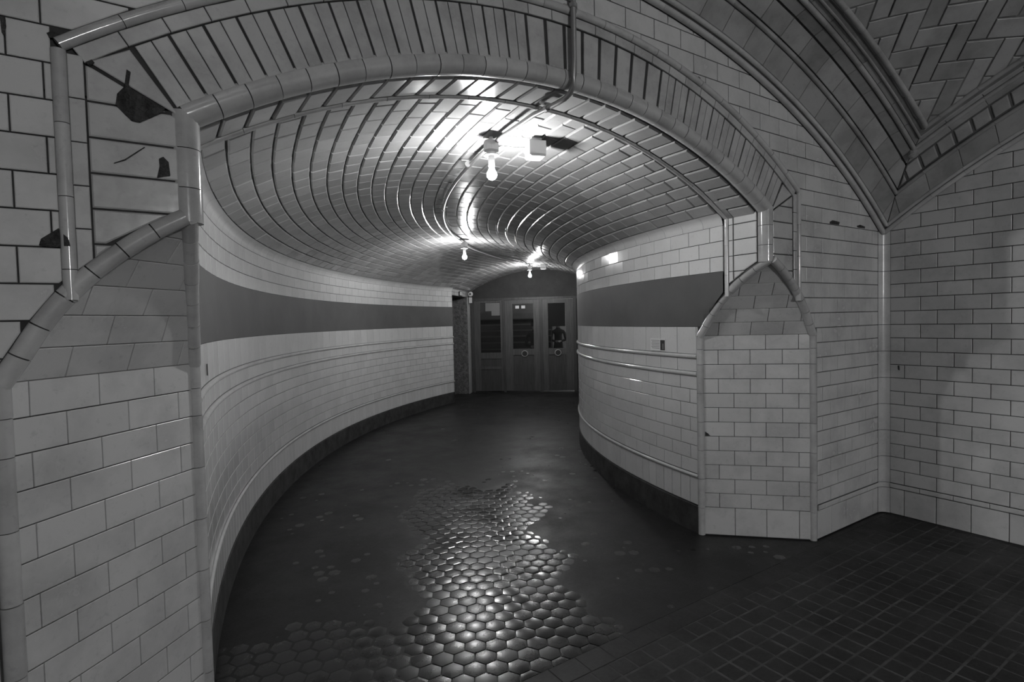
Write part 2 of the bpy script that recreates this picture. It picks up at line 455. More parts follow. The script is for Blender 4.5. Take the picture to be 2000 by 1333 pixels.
for k in range(-1, 32):                       # right half
    z0, z1 = (.24 + .1 * k, .34 + .1 * k) if k >= 0 else (0.006, .2)
    o = (3.87 if k % 2 == 0 else 3.767) if k >= 0 else 3.883
    xs = courses(S0, SC - .061, .2, o)
    for a, b in zip(xs, xs[1:]):
        p = rect(a, b, z0, z1)
        if z0 < 2.30: p = clip(p, -1, 0, -ER)
        if len(p) > 2: add_H(p)
xs = courses(AR + .03, SC - .061, .2, 3.80)
for a, b in zip(xs, xs[1:]): fh.add(rect(a, b, .203, .238), fH, .003, .010, .004, rise=.006)
for k in range(-22, 12):                      # left half
    z0 = 2.0655 + .1 * k; z1 = z0 + .1
    if z1 < .15: continue
    o = -.301 if k % 2 == 0 else -.227
    xs = courses(-1.33, S0, .2, o)
    for a, b in zip(xs, xs[1:]):
        p = rect(a, b, z0, z1)
        if z0 < 2.28: p = clip(p, 1, 0, EL)
        if len(p) > 2: add_H(p)
# flat strip and beads of the frame beside the portal, tiles of the frame
def frame_side(sg):
    X = (lambda x: x) if sg < 0 else (lambda x: 2 * S0 - x)      # x given for the left side
    off = 2.08 if sg < 0 else 2.11
    zr = [off + .1 * k for k in range(-8, 3)]
    for z0 in zr:
        p = rect(min(X(-.138), X(.08)), max(X(-.138), X(.08)), z0, min(z0 + .1, 2.3))
        # skewback: the sloping top joint of the frame tiles
        x0, y0, x1, y1 = X(.054), 2.185, X(-.136), 2.285
        a, b = (y1 - y0), -(x1 - x0)
        if b < 0: a, b = -a, -b
        p = clip(p, a, b, a * x0 + b * y0)
        if len(p) > 2: p = hood_clip(p, X(0.), z0 + .05)
        if len(p) > 2: fh.add(p, fH, .006, .010, .004, rise=-.003, mat='ring', name='frame_tile')
    z = 2.30
    while z > 1.5:
        p = hood_clip(rect(min(X(-.176), X(-.138)), max(X(-.176), X(-.138)), z - .12, z), X(0.), z - .06)
        if len(p) > 2: fh.add(p, fH, .003, .010, .002, rise=.004, mat='ring', name='strip_tile')
        z -= .12
    z = 2.305
    zb = 1.62
    while z > zb + .01:
        z1 = max(zb, z - .2); x = X(-.192)
        v, f = tube([(x, -.002, z1 + .001), (x, -.002, z - .001)], .0175, 12)
        fh.raw(v, f, Vector((x, -.02, z)), None, 'bead', 'bead_piece', True); z = z1
frame_side(-1); frame_side(1)
# strip and bead round the arch, radial tiles of the arch ring
def arc_pts(R, zc, a0, a1, n, y): return [(S0 + R * sin(a), y, zc + R * cos(a)) for a in span(a0, a1, n)]
aS = math.asin(1.776 / RS)
n = 30
for i in range(n):
    a0, a1 = lerp(-aS, aS, i / n), lerp(-aS, aS, (i + 1) / n)
    fm = lambda u, v, w: (S0 + v * sin(u / 3), -w, ZS + v * cos(u / 3))
    fh.add(rect(a0 * 3, a1 * 3, RS, RS + .045), fm, .003, .010, .002, rise=.004, mat='ring', name='strip_tile')
aB = math.asin((S0 + .192) / RB)
n = 22
for i in range(n):
    a0, a1 = lerp(-aB, aB, i / n), lerp(-aB, aB, (i + 1) / n)
    v, f = tube(arc_pts(RB, ZB, a0 + .0004, a1 - .0004, 3, -.002), .0185, 12, up=(0, 1, 0))
    fh.raw(v, f, Vector(v[0]), None, 'bead', 'bead_piece', True)
def ringmap(u, v, w):                          # u: angle*3 about the torus centre, v 0..1 from torus to strip
    a = u / 3; r0 = RT + .018
    p0 = (S0 + r0 * sin(a), ZT + r0 * cos(a))
    # outward along the radius until the strip circle
    dx, dz = sin(a), cos(a); ox, oz = p0[0] - S0, p0[1] - ZS
    bq = ox * dx + oz * dz; cq = ox * ox + oz * oz - (RS - .001) ** 2
    t = -bq + sqrt(max(0, bq * bq - cq))
    L = max(t, .02)
    return (p0[0] + dx * v / .2 * L, -w, p0[1] + dz * v / .2 * L)
aR = math.asin(1.562 / (RT + .018)); nr = 33
for i in range(nr):
    a0, a1 = lerp(-aR, aR, i / nr) * 3, lerp(-aR, aR, (i + 1) / nr) * 3
    if 14 <= i <= 21: fh.add(rect(a0 + .006, a1 - .006, 0, .2), ringmap, .006, .010, .004, mat='ring', name='arch_tile', rise=-.002)
    else:
        mid = (a0 + a1) / 2; r2 = random.uniform(-.004, -.001)
        fh.add(rect(a0 + .003, mid, 0, .2), ringmap, .003, .010, .002, mat='ring', name='arch_tile', rise=r2)
        fh.add(rect(mid, a1 - .003, 0, .2), ringmap, .003, .010, .002, mat='ring', name='arch_tile', rise=r2)
# the two triangles of the ring beside the skewbacks
for sg in (-1, 1):
    X = (lambda x: x) if sg < 0 else (lambda x: 2 * S0 - x)
    p = [(X(.082), 2.176), (X(-.134), 2.289), (X(-.03), 2.350), (X(.08), 2.192)]
    fh.add(p, fH, .006, .010, .003, mat='ring', name='arch_tile', rise=-.002)
fh.done()
# torus of the arris: two uprights and the arch, piece by piece
tor, torF = obj('trim_1', *tube([(S0 + x, .043, ZT + sqrt(RT ** 2 - x * x)) for x in span(-1.54, 1.54, 60)], .0405, 12, up=(0, 1, 0)), 'grout', None, 'structure'), None
tor['label'] = 'heavy rounded glazed moulding on the edge of the portal arch'; tor['category'] = 'trim'
TF = Field(tor, 'bead', 'moulding_piece', 300, 'far_pieces')
aT = math.asin(1.543 / RT); n = 31
for i in range(n):
    a0, a1 = lerp(-aT, aT, i / n), lerp(-aT, aT, (i + 1) / n)
    j = random.uniform(-.0012, .0012)
    v, f = tube(arc_pts(RT + j, ZT, a0 + .0006, a1 - .0006, 3, .043 + j), .045, 16, up=(0, 1, 0))
    TF.raw(v, f, Vector(v[0]), None, None, None, True)
for x in (.097, 2 * S0 - .097):
    for z0, z1 in ((1.86, 1.965), (1.965, 2.085), (2.085, 2.20)):
        v, f = tube([(x, .043, z0 + .0013), (x, .043, z1 - .0013)], .045, 16)
        TF.raw(v, f, Vector(v[0]), None, None, None, True)
TF.done()

# ------------------------------------------------------------------ chamfered piers with the pointed hood
def pier_frame(sg):
    P0 = Vector((PL if sg < 0 else PR, 0, 0)); A = Vector((AL if sg < 0 else AR, 0, 0)); B = Vector((*(BL if sg < 0 else BR), 0))
    return P0, A, B
def pier(name, sg, label):
    P0, A, B = pier_frame(sg); dirv = (B - A).normalized(); Wd = (B - A).length
    nrm = Vector((-sg * abs(dirv.y), -abs(dirv.x), 0))
    back = (P0 - (A + B) / 2).length
    prof = [(0., 0., 1.), (HOOD[0][0], HOOD[0][0], 1.)]; L = HOOD[0][0]     # arc length up the face, height, share
    for (z0, o0), (z1, o1) in zip(HOOD, HOOD[1:]):
        L += hyp(z1 - z0, (o1 - o0) * back); prof.append((L, z1, o1))
    def at(l):
        for (l0, z0, o0), (l1, z1, o1) in zip(prof, prof[1:]):
            if l <= l1: t = (l - l0) / (l1 - l0); return lerp(z0, z1, t), lerp(o0, o1, t), (z1 - z0, (o1 - o0) * back)
        return prof[-1][1], prof[-1][2], (1, 0)
    def fm(q, l, w):
        z, h, (dz, db) = at(l); c = P0 + ((A + B) / 2 - P0) * h
        n = (nrm * dz + ZU * db).normalized()
        p = c + dirv * (q - Wd / 2) + n * w
        return (p.x, p.y, z + n.z * w)
    ls = [0., .7, HOOD[0][0]] + [p[0] for p in prof[2:]]
    V = []
    for l in ls:
        h = at(l)[1] * Wd / 2; V += [fm(Wd / 2 - h - .002, l, -.008), fm(Wd / 2 + h + .002, l, -.008)]
    F = [(2 * i, 2 * i + 1, 2 * i + 3, 2 * i + 2) for i in range(len(ls) - 1)]
    w = struct(name, V, F, 'grout', label, 'wall')
    f = Field(w, 'hall', 'pier_tile')
    a0, a1 = .026, Wd - .026; o = .034 if sg > 0 else .012
    t1, t2 = [x + o for x in (.069, .275, .479)], [x + o for x in (.17, .374, .58)]
    def row(l0, l1, js, **kw):
        xs = [a0] + js + [a1]
        for a, b in zip(xs, xs[1:]):
            if b - a < .015: continue
            p = rect(a, b, l0, l1)
            if l1 > HOOD[0][0] + .01:
                h0 = at(l0)[1] * Wd / 2 - .026; h1 = max(.004, at(l1)[1] * Wd / 2 - .026); c = Wd / 2
                A_, B_ = (l1 - l0), -((c - h1) - (c - h0)); p = clip(p, -A_, -B_, -(A_ * (c - h0) + B_ * l0))
                A_, B_ = (l1 - l0), -((c + h1) - (c + h0)); p = clip(p, A_, B_, A_ * (c + h0) + B_ * l0)
            if len(p) > 2: f.add(p, fm, .0035, .008, .0014, **kw)
    row(.008, .2, t1, rise=.003)
    for k in range(12): row(.2 + .1 * k, .3 + .1 * k, t1 if k % 2 else t2)
    l = HOOD[0][0] + .005; k = 0
    while l < prof[-1][0] - .03:
        l1 = min(l + .098, prof[-1][0] - .012); row(l, l1, t2 if k % 2 == 0 else t1); l = l1; k += 1
    f.done()
def pier_trim(name, sg, label):
    """rounded moulding on both edges of the chamfer and up the pointed hood"""
    P0, A, B = pier_frame(sg)
    m = (A + B) / 2; inw = Vector((sg, 1, 0)).normalized()
    r = .024
    cores, pieces = [], []
    zc = [0.002, .195, .40, .60, .80, 1.0, 1.2, 1.305, 1.395]
    for z0, z1 in zip(zc, zc[1:]):
        for c in (A + Vector((-sg * .004, .016, 0)), B + Vector((sg * .014, -.006, 0))):
            pieces.append(tube([(c.x, c.y, z0 + .0012), (c.x, c.y, z1 - .0012)], r + random.uniform(-.0008, .0008), 16))
            if z0 < .01: cores.append(tube([(c.x, c.y, .0), (c.x, c.y, 1.40)], r - .0035, 8))
    def curve(E):
        pts = []
        for z, h in HOOD:
            p = P0 + (E - P0) * h; pts.append((p.x, p.y, z))
        out = []
        for i in range(len(pts) - 1):
            p0, p1, p2, p3 = (pts[max(0, min(len(pts) - 1, i + d))] for d in (-1, 0, 1, 2))
            for t in span(0, 1, 6)[:-1]:
                out.append(tuple(.5 * (2 * b + (c - a) * t + (2 * a - 5 * b + 4 * c - d) * t * t + (3 * b - a - 3 * c + d) * t ** 3) for a, b, c, d in zip(p0, p1, p2, p3)))
        return out + [pts[-1]]
    for E, up in ((A + Vector((-sg * .004, .014, 0)), (0, 1, 0)), (B + Vector((sg * .012, -.006, 0)), (1, 0, 0))):
        c = [Vector(p) for p in curve(E)]; k = 6; cores.append(tube(c[:-3], r - .002, 8, up=up))
        for i in range(0, len(c) - 1, k):
            seg = c[i:i + k + 1]
            if len(seg) < 2: continue
            seg = [seg[0] + (seg[1] - seg[0]).normalized() * .0018] + seg[1:-1] + [seg[-1] - (seg[-1] - seg[-2]).normalized() * .0018]
            pieces.append(tube(seg, r + .002 + random.uniform(-.001, .001), 16, up=up))
    e = obj(name, *join(*cores), 'grout', None, 'structure'); e['label'] = label; e['category'] = 'trim'
    f = Field(e, 'bead', 'moulding_piece')
    for v, ff in pieces: f.raw(v, ff, Vector(v[0]), None, None, None, True)
    f.done()
pier('wall_pier_left', -1, 'chamfered pier face of white tiles left of the portal, narrowing to a point'); pier_trim('trim_2', -1, 'rounded glazed edging of the pointed chamfer left of the portal')
pier('wall_pier_right', 1, 'chamfered pier face of white tiles right of the portal, narrowing to a point'); pier_trim('trim_3', 1, 'rounded glazed edging of the pointed chamfer right of the portal')

# ------------------------------------------------------------------ portal reveal: jambs and soffit
def sofz(s, w=0.): return zarch(2.83 - w, 2.592 - 2.83, s)
RF, ZF = 2.83, 2.592 - 2.83
fsof = lambda u, v, w: (S0 + (RF - w) * sin(u / RF), v, ZF + (RF - w) * cos(u / RF))
aF = math.asin(1.515 / RF)
V, F = sheet(lambda u, v, w: fsof(u, v, -.013), span(-aF * RF, aF * RF, 40), [.03, NJ + .03])
n0 = len(V)
for x, sg in ((JL, -1), (JR, 1)):
    xx = x + sg * .012; leg = LBL if sg < 0 else LBR
    for z0, z1 in zip(zs, zs[1:]):
        if z1 <= 1.40: continue
        y0 = max(.02, hood(z0 + 1e-4) * leg) if z0 < 1.875 else .02; y1 = max(.02, hood(z1) * leg) if z1 < 1.875 else .02
        n = len(V); V += [(xx, min(y0, NJ + .03), z0), (xx, NJ + .03, z0), (xx, NJ + .03, z1), (xx, min(y1, NJ + .03), z1)]; F.append((n, n + 1, n + 2, n + 3))
wp = struct('wall_portal', V, F, 'rgrout', 'reveal of the portal arch, one long tile deep', 'wall')
pf = Field(wp, 'tile', 'reveal_tile')
n = 31
for i in range(n):
    u0, u1 = lerp(-aF, aF, i / n) * RF, lerp(-aF, aF, (i + 1) / n) * RF
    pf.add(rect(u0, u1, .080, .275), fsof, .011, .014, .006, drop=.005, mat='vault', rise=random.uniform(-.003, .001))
n = 16
for i in range(n):
    u0, u1 = lerp(-aF, aF, i / n), lerp(-aF, aF, (i + 1) / n)
    v, f = tube([(S0 + (RF + .004) * sin(a), .288, ZF + (RF + .004) * cos(a)) for a in span(u0 + .0004, u1 - .0004, 3)], .0135, 10, up=(0, 1, 0))
    pf.raw(v, f, Vector(v[0]), None, 'bead', 'bead_piece', True)
for x, sg in ((JL, -1), (JR, 1)):
    fj = (lambda u, v, w, x=x, sg=sg: (x - sg * w, u, v))
    def hj(p):
        v = sum(q[1] for q in p) / len(p)
        if v < 1.9:
            for a, b, c in hood_lines(v, LBL if sg < 0 else LBR): p = clip(p, a, b, c - .022 * hyp(a, b)) if len(p) > 2 else p
        return p
    off = 2.10 if sg < 0 else 2.12
    for k in range(-6, 1):
        z0, z1 = off + .1 * k, min(off + .1 * k + .1, 2.18)
        p = hj(rect(.075, .237, z0, z1)); pf.add(p, fj, .005, .010, .004)
        p = hj(rect(.24, .272, z0, z1)); pf.add(p, fj, .004, .010, .002)
    for z0, z1 in ((1.66, 1.80), (1.80, 1.99), (1.99, 2.10), (2.10, 2.17)):
        v, f = tube([(x - sg * .0, .287, z0 + .0006), (x, .287, z1 - .0006)], .0135, 10); pf.raw(v, f, Vector(v[0]), None, 'cbead', 'bead_piece', True)
pf.done()

# ------------------------------------------------------------------ corridor walls
def wmap(R, sg):
    return lambda a, z, w: (CC[0] - (R + sg * w) * cos(a / R), CC[1] + (R + sg * w) * sin(a / R), z)
def corridor_wall(name, R, sg, ph0, label, px):
    fm = wmap(R, sg); a0, a1 = ph0 * R, PE * R; n = int((a1 - a0) / .12)
    leg = LBL if sg < 0 else LBR; ay = math.asin((0 - CC[1]) / R) * R
    xs_ = span(a0, a1, n)
    V, F = sheet(lambda a, z, w: fm(max(a, min(ay + leg * hood(z) + .006, xs_[4])), z, -.010), xs_, [0., .8, 1.395, 1.47, 1.55, 1.63, 1.70, 1.765, 1.825, 1.9, 2.30])
    # the part in front of the hood end is hidden by the pier: start the lower backing behind it
    w = struct(name, V, F, 'cgrout', label, 'wall')
    f = Field(w, 'tile', 'wall_tile')
    P0 = PL if sg < 0 else PR
    def hc(p):
        v = sum(q[1] for q in p) / len(p)
        if v < 1.9 and p[0][0] < a0 + .9:
            for A, B, C in hood_lines(v, leg):
                # along the wall, distance from the portal edge is about a - a(y=0)
                p = clip(p, A, B, C - .008 * hyp(A, B) + A * ay) if len(p) > 2 else p
        return p
    def run(z0, z1, mod, off, **kw):
        xs = courses(a0 + .004, a1, mod, a0 + off)
        for x0, x1 in zip(xs, xs[1:]):
            p = hc(rect(x0, x1, z0, z1))
            if len(p) > 2: f.add(p, fm, **kw)
    K = dict(gap=.0038, depth=.010, bevel=.002)
    run(.203, .398, .1, .03, **K)
    for k in range(7): run(.425 + .0993 * k, .425 + .0993 * (k + 1), .2, .1 * (k % 2) + .02, **K)
    run(1.147, 1.24, .2, .05, **K)
    run(1.27, 1.464, .2, .05, **K)
    for k in range(3): run(1.825 + .1 * k, 1.925 + .1 * k, .2, .1 * (k % 2) + .115, **K)
    # cove between wall and vault
    q = [(0., 2.125), (.004, 2.15), (.014, 2.172), (.03, 2.188), (.052, 2.198)]
    xs = courses(a0, a1, .2, a0 + .17)
    for x0, x1 in zip(xs, xs[1:]):
        V, F = [], []
        for x in (x0 + .001, (x0 + x1) / 2, x1 - .001):
            V += [fm(x, z, d) for d, z in q]
        m = len(q)
        F = [(i * m + j, (i + 1) * m + j, (i + 1) * m + j + 1, i * m + j + 1) for i in range(2) for j in range(m - 1)]
        if sg < 0: F = [g[::-1] for g in F]
        f.raw(V, F, Vector(fm((x0 + x1) / 2, 2.16, .03)), Vector(fm(x0, 2., .1)) - Vector(fm(x0, 2., 0)), None, 'cove_tile', True)
    # beads
    for z, r in ((.411, .0125), (1.132, .0155), (1.255, .0155)):
        xs = courses(ay + leg + .012, a1, .2, a0 + .12)
        for x0, x1 in zip(xs, xs[1:]):
            v, ff = tube([fm(x, z, .003) for x in (x0 + .0006, (x0 + x1) / 2, x1 - .0006)], r, 10)
            f.raw(v, ff, Vector(v[0]), Vector(fm(x0, 2., .1)) - Vector(fm(x0, 2., 0)), 'cbead', 'bead_piece', True)
    f.done()
    # painted band, one sheet of constant thickness, cut to the hood
    V, F = [], []
    xs = span(a0 + .003, a1, n * 2); zz = span(1.4645, 1.8245, 8)
    for i, x in enumerate(xs):
        for j, z in enumerate(zz):
            lo = ay + leg * hood(z) + .008
            V.append(fm(max(x, min(lo, xs[40])), z, .001))
    m = len(zz)
    F = [(i * m + j, (i + 1) * m + j, (i + 1) * m + j + 1, i * m + j + 1) for i in range(len(xs) - 1) for j in range(m - 1)]
    b = obj('painted_band', V, F, 'band', w, None, True); b['label'] = 'matt grey painted band between the tile courses'
    # dark base
    V, F = [], []
    for x in span(ay + leg + .01, a1, n):
        V += [fm(x, 0., .004), fm(x, .192, .004), fm(x, .198, -.004), fm(x, .2, -.01)]
    F = [(4 * i + j, 4 * i + 4 + j, 4 * i + 5 + j, 4 * i + 1 + j) for i in range(n) for j in range(3)]
    bb = struct('baseboard_' + px, V, F, 'base', 'dark stained concrete base along the %s corridor wall' % ('outer' if sg < 0 else 'inner'), 'baseboard')
    return w, fm
wcl, fmL = corridor_wall('wall_left', RO, -1, PO0, 'outer curved corridor wall of white tiles with a grey band', 'left')
wcr, fmR = corridor_wall('wall_right', RI, 1, PI0, 'inner curved corridor wall of white tiles with a grey band', 'right')
a = rad(9.36) * RO
obj('slot', *box(Vector(fmL(a, 1.335, .003)), Vector((0, .004, 0)), Vector((.002, 0, 0)), Vector((0, 0, .028))), 'ink', wcl)['label'] = 'narrow dark slot in the tile'

# ------------------------------------------------------------------ corridor vault
RV = 2.77; PSI = math.asin(1.45 / RV); ZV = 2.195 - RV * cos(PSI)
def sect(t):
    if t <= 1: return on(RO, lerp(PO0, PE, t)), on(RI, lerp(PI0, PE, t))
    k = min(t - 1, 1.)
    return (lerp(OE[0], DL[0], k), lerp(OE[1], DL[1], k)), (lerp(IE[0], DR[0], k), lerp(IE[1], DR[1], k))
def fv(t, v, w):
    o, i = sect(t); psi = v / RV
    k = (RV - w) * sin(psi) / 1.5
    return ((o[0] + i[0]) / 2 + (i[0] - o[0]) / 2 * k, (o[1] + i[1]) / 2 + (i[1] - o[1]) / 2 * k, ZV + (RV - w) * cos(psi))
V, F = sheet(lambda t, v, w: fv(t, v, -.011), span(-.012, 1, 60) + span(1, 2, 8)[1:], span(-(PSI + .03) * RV, (PSI + .03) * RV, 32))
vault = struct('ceiling', V, F, 'vgrout', 'low barrel vault of glazed tiles over the curved corridor', 'ceiling')
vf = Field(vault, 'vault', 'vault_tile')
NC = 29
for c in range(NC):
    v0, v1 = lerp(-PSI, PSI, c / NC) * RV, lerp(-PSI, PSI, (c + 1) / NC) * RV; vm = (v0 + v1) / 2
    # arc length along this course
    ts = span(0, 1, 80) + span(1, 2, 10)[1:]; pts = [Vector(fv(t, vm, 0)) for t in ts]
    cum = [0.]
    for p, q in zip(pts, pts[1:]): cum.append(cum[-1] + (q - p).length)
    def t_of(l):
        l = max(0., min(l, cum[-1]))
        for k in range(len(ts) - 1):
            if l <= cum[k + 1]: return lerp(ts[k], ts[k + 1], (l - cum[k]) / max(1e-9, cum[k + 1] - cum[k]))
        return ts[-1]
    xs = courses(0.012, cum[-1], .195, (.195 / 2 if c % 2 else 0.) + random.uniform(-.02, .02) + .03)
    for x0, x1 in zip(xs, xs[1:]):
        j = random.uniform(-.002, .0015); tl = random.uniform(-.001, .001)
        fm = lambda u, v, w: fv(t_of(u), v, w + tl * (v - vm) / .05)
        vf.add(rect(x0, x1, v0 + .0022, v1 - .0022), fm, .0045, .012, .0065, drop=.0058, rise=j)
vf.done()

# ------------------------------------------------------------------ end of the corridor: recess, doors, tympanum
D3 = lambda e, z, d=0.: (DL[0] + DE[0] * e + DN[0] * d, DL[1] + DE[1] * e + DN[1] * d, z)
ed = Vector((DE[0], DE[1], 0)); nd = Vector((DN[0], DN[1], 0))
def dbox(e0, e1, z0, z1, d0, d1): return box(D3((e0 + e1) / 2, (z0 + z1) / 2, (d0 + d1) / 2), ed * ((e1 - e0) / 2), nd * ((d1 - d0) / 2), ZU * ((z1 - z0) / 2))
# wall between the end of the tiled wall and the doors, with the opening
wv = Vector((DL[0] - OE[0], DL[1] - OE[1], 0)); wL = wv.length; wv.normalize(); wn = Vector((-wv.y, wv.x, 0))   # outward
W3 = lambda a, z, d=0.: (OE[0] + wv.x * a + wn.x * d, OE[1] + wv.y * a + wn.y * d, z)
def wbox(a0, a1, z0, z1, d0, d1): return box(W3((a0 + a1) / 2, (z0 + z1) / 2, (d0 + d1) / 2), wv * ((a1 - a0) / 2), wn * ((d1 - d0) / 2), ZU * ((z1 - z0) / 2))
we = struct('wall_recess', *join(wbox(0, wL + .3, 2.055, 2.4, 0, .3), wbox(-.1, wL, 0, 2.2, .30, .36), wbox(wL - .24, wL + .3, 0, 2.06, .002, .32)), 'plaster', 'rough chipped plaster recess beside the wooden doors', 'wall')
ef = Field(we, 'tile', 'wall_tile')
fmw = lambda a, z, w: W3(a, z, -w)
for z0, z1 in ((2.06, 2.125), (2.125, 2.2)):
    for k in range(8): ef.add(rect(.2 * k, min(.2 * k + .2, wL), z0, z1), fmw, .003, .008, .002)
ef.done()
obj('jamb', *wbox(wL - .24, wL + .02, 0, 2.06, -.006, .002), 'room', we)
# chips knocked out of the recess plaster
rnd = random.Random(3); ch = []
for k in range(150):
    a, z, s = rnd.uniform(.05, 1.2), rnd.uniform(.55, 1.42), rnd.uniform(.012, .035)
    ch.append(box(W3(a, z, .296), wv * s * .7 + ZU * rnd.uniform(-.01, .01), wn * .012, (ZU + wv * rnd.uniform(-.6, .6)) * s * .7))
obj('plaster_chips', *join(*ch), 'plaster', we, 'stuff')
# tympanum and door frame
tz = lambda e: ZV + sqrt(max(0, RV ** 2 - ((e - 1.5)) ** 2)) + .02
V, F = [], []
es = span(0, 3, 24)
for e in es: V += [D3(e, 2.02, -.02), D3(e, tz(e) + .05, -.02)]
F = [(2 * i, 2 * i + 2, 2 * i + 3, 2 * i + 1) for i in range(24)]
wt = struct('wall_end', V, F, 'tymp', 'dark painted tympanum over the wooden doors', 'wall')
fr = struct('trim_4', *join(dbox(.0, 3., 1.985, 2.035, -.05, .03), dbox(.71, .76, 0, 1.985, -.05, .03), dbox(1.50, 1.565, 0, 1.985, -.05, .03), dbox(2.22, 2.29, 0, 1.985, -.05, .03), dbox(.03, .09, 0, 1.985, -.05, .03)), 'wood', 'dark wooden frame round the three glazed doors', 'trim')
def leaf(name, e0, e1, label, g0, g1, z0=.03, z1=1.98, gb=.93, gt=1.90, knob=None, bands=()):
    d0, d1 = -.03, .012
    o = struct(name, *dbox(g0 - .01, g1 + .01, z0 + .12, gb - .10, -.016, -.004), 'wood', label, 'door')
    for a, b in ((e0, g0), (g1, e1)): obj('stile', *dbox(a, b, z0, z1, d0, d1), 'wood2', o)
    obj('top_rail', *dbox(g0, g1, gt, z1, d0, d1), 'wood2', o)
    obj('lock_rail', *dbox(g0, g1, gb - .13, gb, d0, d1), 'wood2', o)
    obj('bottom_rail', *dbox(g0, g1, z0, z0 + .13, d0, d1), 'wood', o)
    obj('glass_pane', *dbox(g0, g1, gb, gt, -.012, -.006), 'glass', o)
    for zb, hh in bands: obj('panel_rail', *dbox(g0, g1, zb, zb + hh, d0, d1 - .004), 'wood2', o)
    if knob:
        c = D3(knob[0], knob[1], .016)
        ring_ = [Vector(c) + ed * (.062 * cos(t)) + ZU * (.062 * sin(t)) for t in span(0, 2 * pi, 24)]
        k = obj('round_handle', *lathe(D3(knob[0], knob[1], .008), nd, [(0, .058), (.012, .058), (.014, .05)], 24), 'black', o)
        obj('handle_ring', *tube(ring_, .0075, 8, False, up=nd), 'ring2', k, None, True)
    return o
leaf('door_1', .76, 1.50, 'wooden door with one tall pane and a round black handle, middle of three', .925, 1.375, knob=(1.173, .829))
leaf('door_2', 1.565, 2.22, 'wooden door with a dark sheet behind the upper glass and a pale round handle', 1.685, 2.065, knob=(1.887, .839))
leaf('door_3', .09, .71, 'wooden door leaf without a round handle next to the plaster recess', .22, .66, gb=.86, gt=1.94, bands=((.50, .06),))
d2 = bpy.data.objects['door_2']
obj('dark_sheet', *dbox(1.69, 2.05, 1.40, 1.895, -.0055, -.003), 'dark', d2)
obj('paper_remnant', *dbox(.34, .655, 1.76, 1.935, -.005, -.003), 'grey', bpy.data.objects['door_3'])
obj('paper_remnant', *dbox(.47, .655, 1.66, 1.76, -.005, -.003), 'grey', bpy.data.objects['door_3'])
for e in (1.03, 1.16): obj('sticker', *dbox(e - .04, e + .04, 1.80, 1.86, -.005, -.003), 'white', bpy.data.objects['door_1'])
# vestibule beyond the doors: stairs behind the first two, a pale wall and a person behind the third
struct('wall_vestibule', *join(dbox(-1.2, 5.2, -.05, 3., -5.1, -5.0), dbox(-1.3, -1.2, -.05, 3., -5.1, -.06), dbox(5.1, 5.2, -.05, 3., -5.1, -.06)), 'room', 'pale walls of the vestibule behind the glazed doors', 'wall')
struct('ceiling_vestibule', *dbox(-1.3, 5.2, 2.9, 3., -5.1, -.06), 'dceil', 'ceiling of the vestibule behind the doors', 'ceiling')
struct('floor_vestibule', *dbox(-1.3, 5.2, -.1, -.004, -5.1, -.03), 'sq', 'dark floor of the vestibule behind the doors', 'floor')
st = struct('floor_stairs', *dbox(-1.1, 1.62, 0, .02, -4.9, -1.5), 'sq', 'dark stairs rising behind the first two doors', 'stairs')
for k in range(10): obj('step', *dbox(-1.1, 1.62, 0.02, .16 * (k + 1), -1.5 - .3 * (k + 1), -1.5 - .3 * k), 'tymp', st); obj('nosing', *dbox(-1.1, 1.62, .16 * (k + 1) - .025, .16 * (k + 1) + .004, -1.52 - .3 * k, -1.485 - .3 * k), 'grey', st)
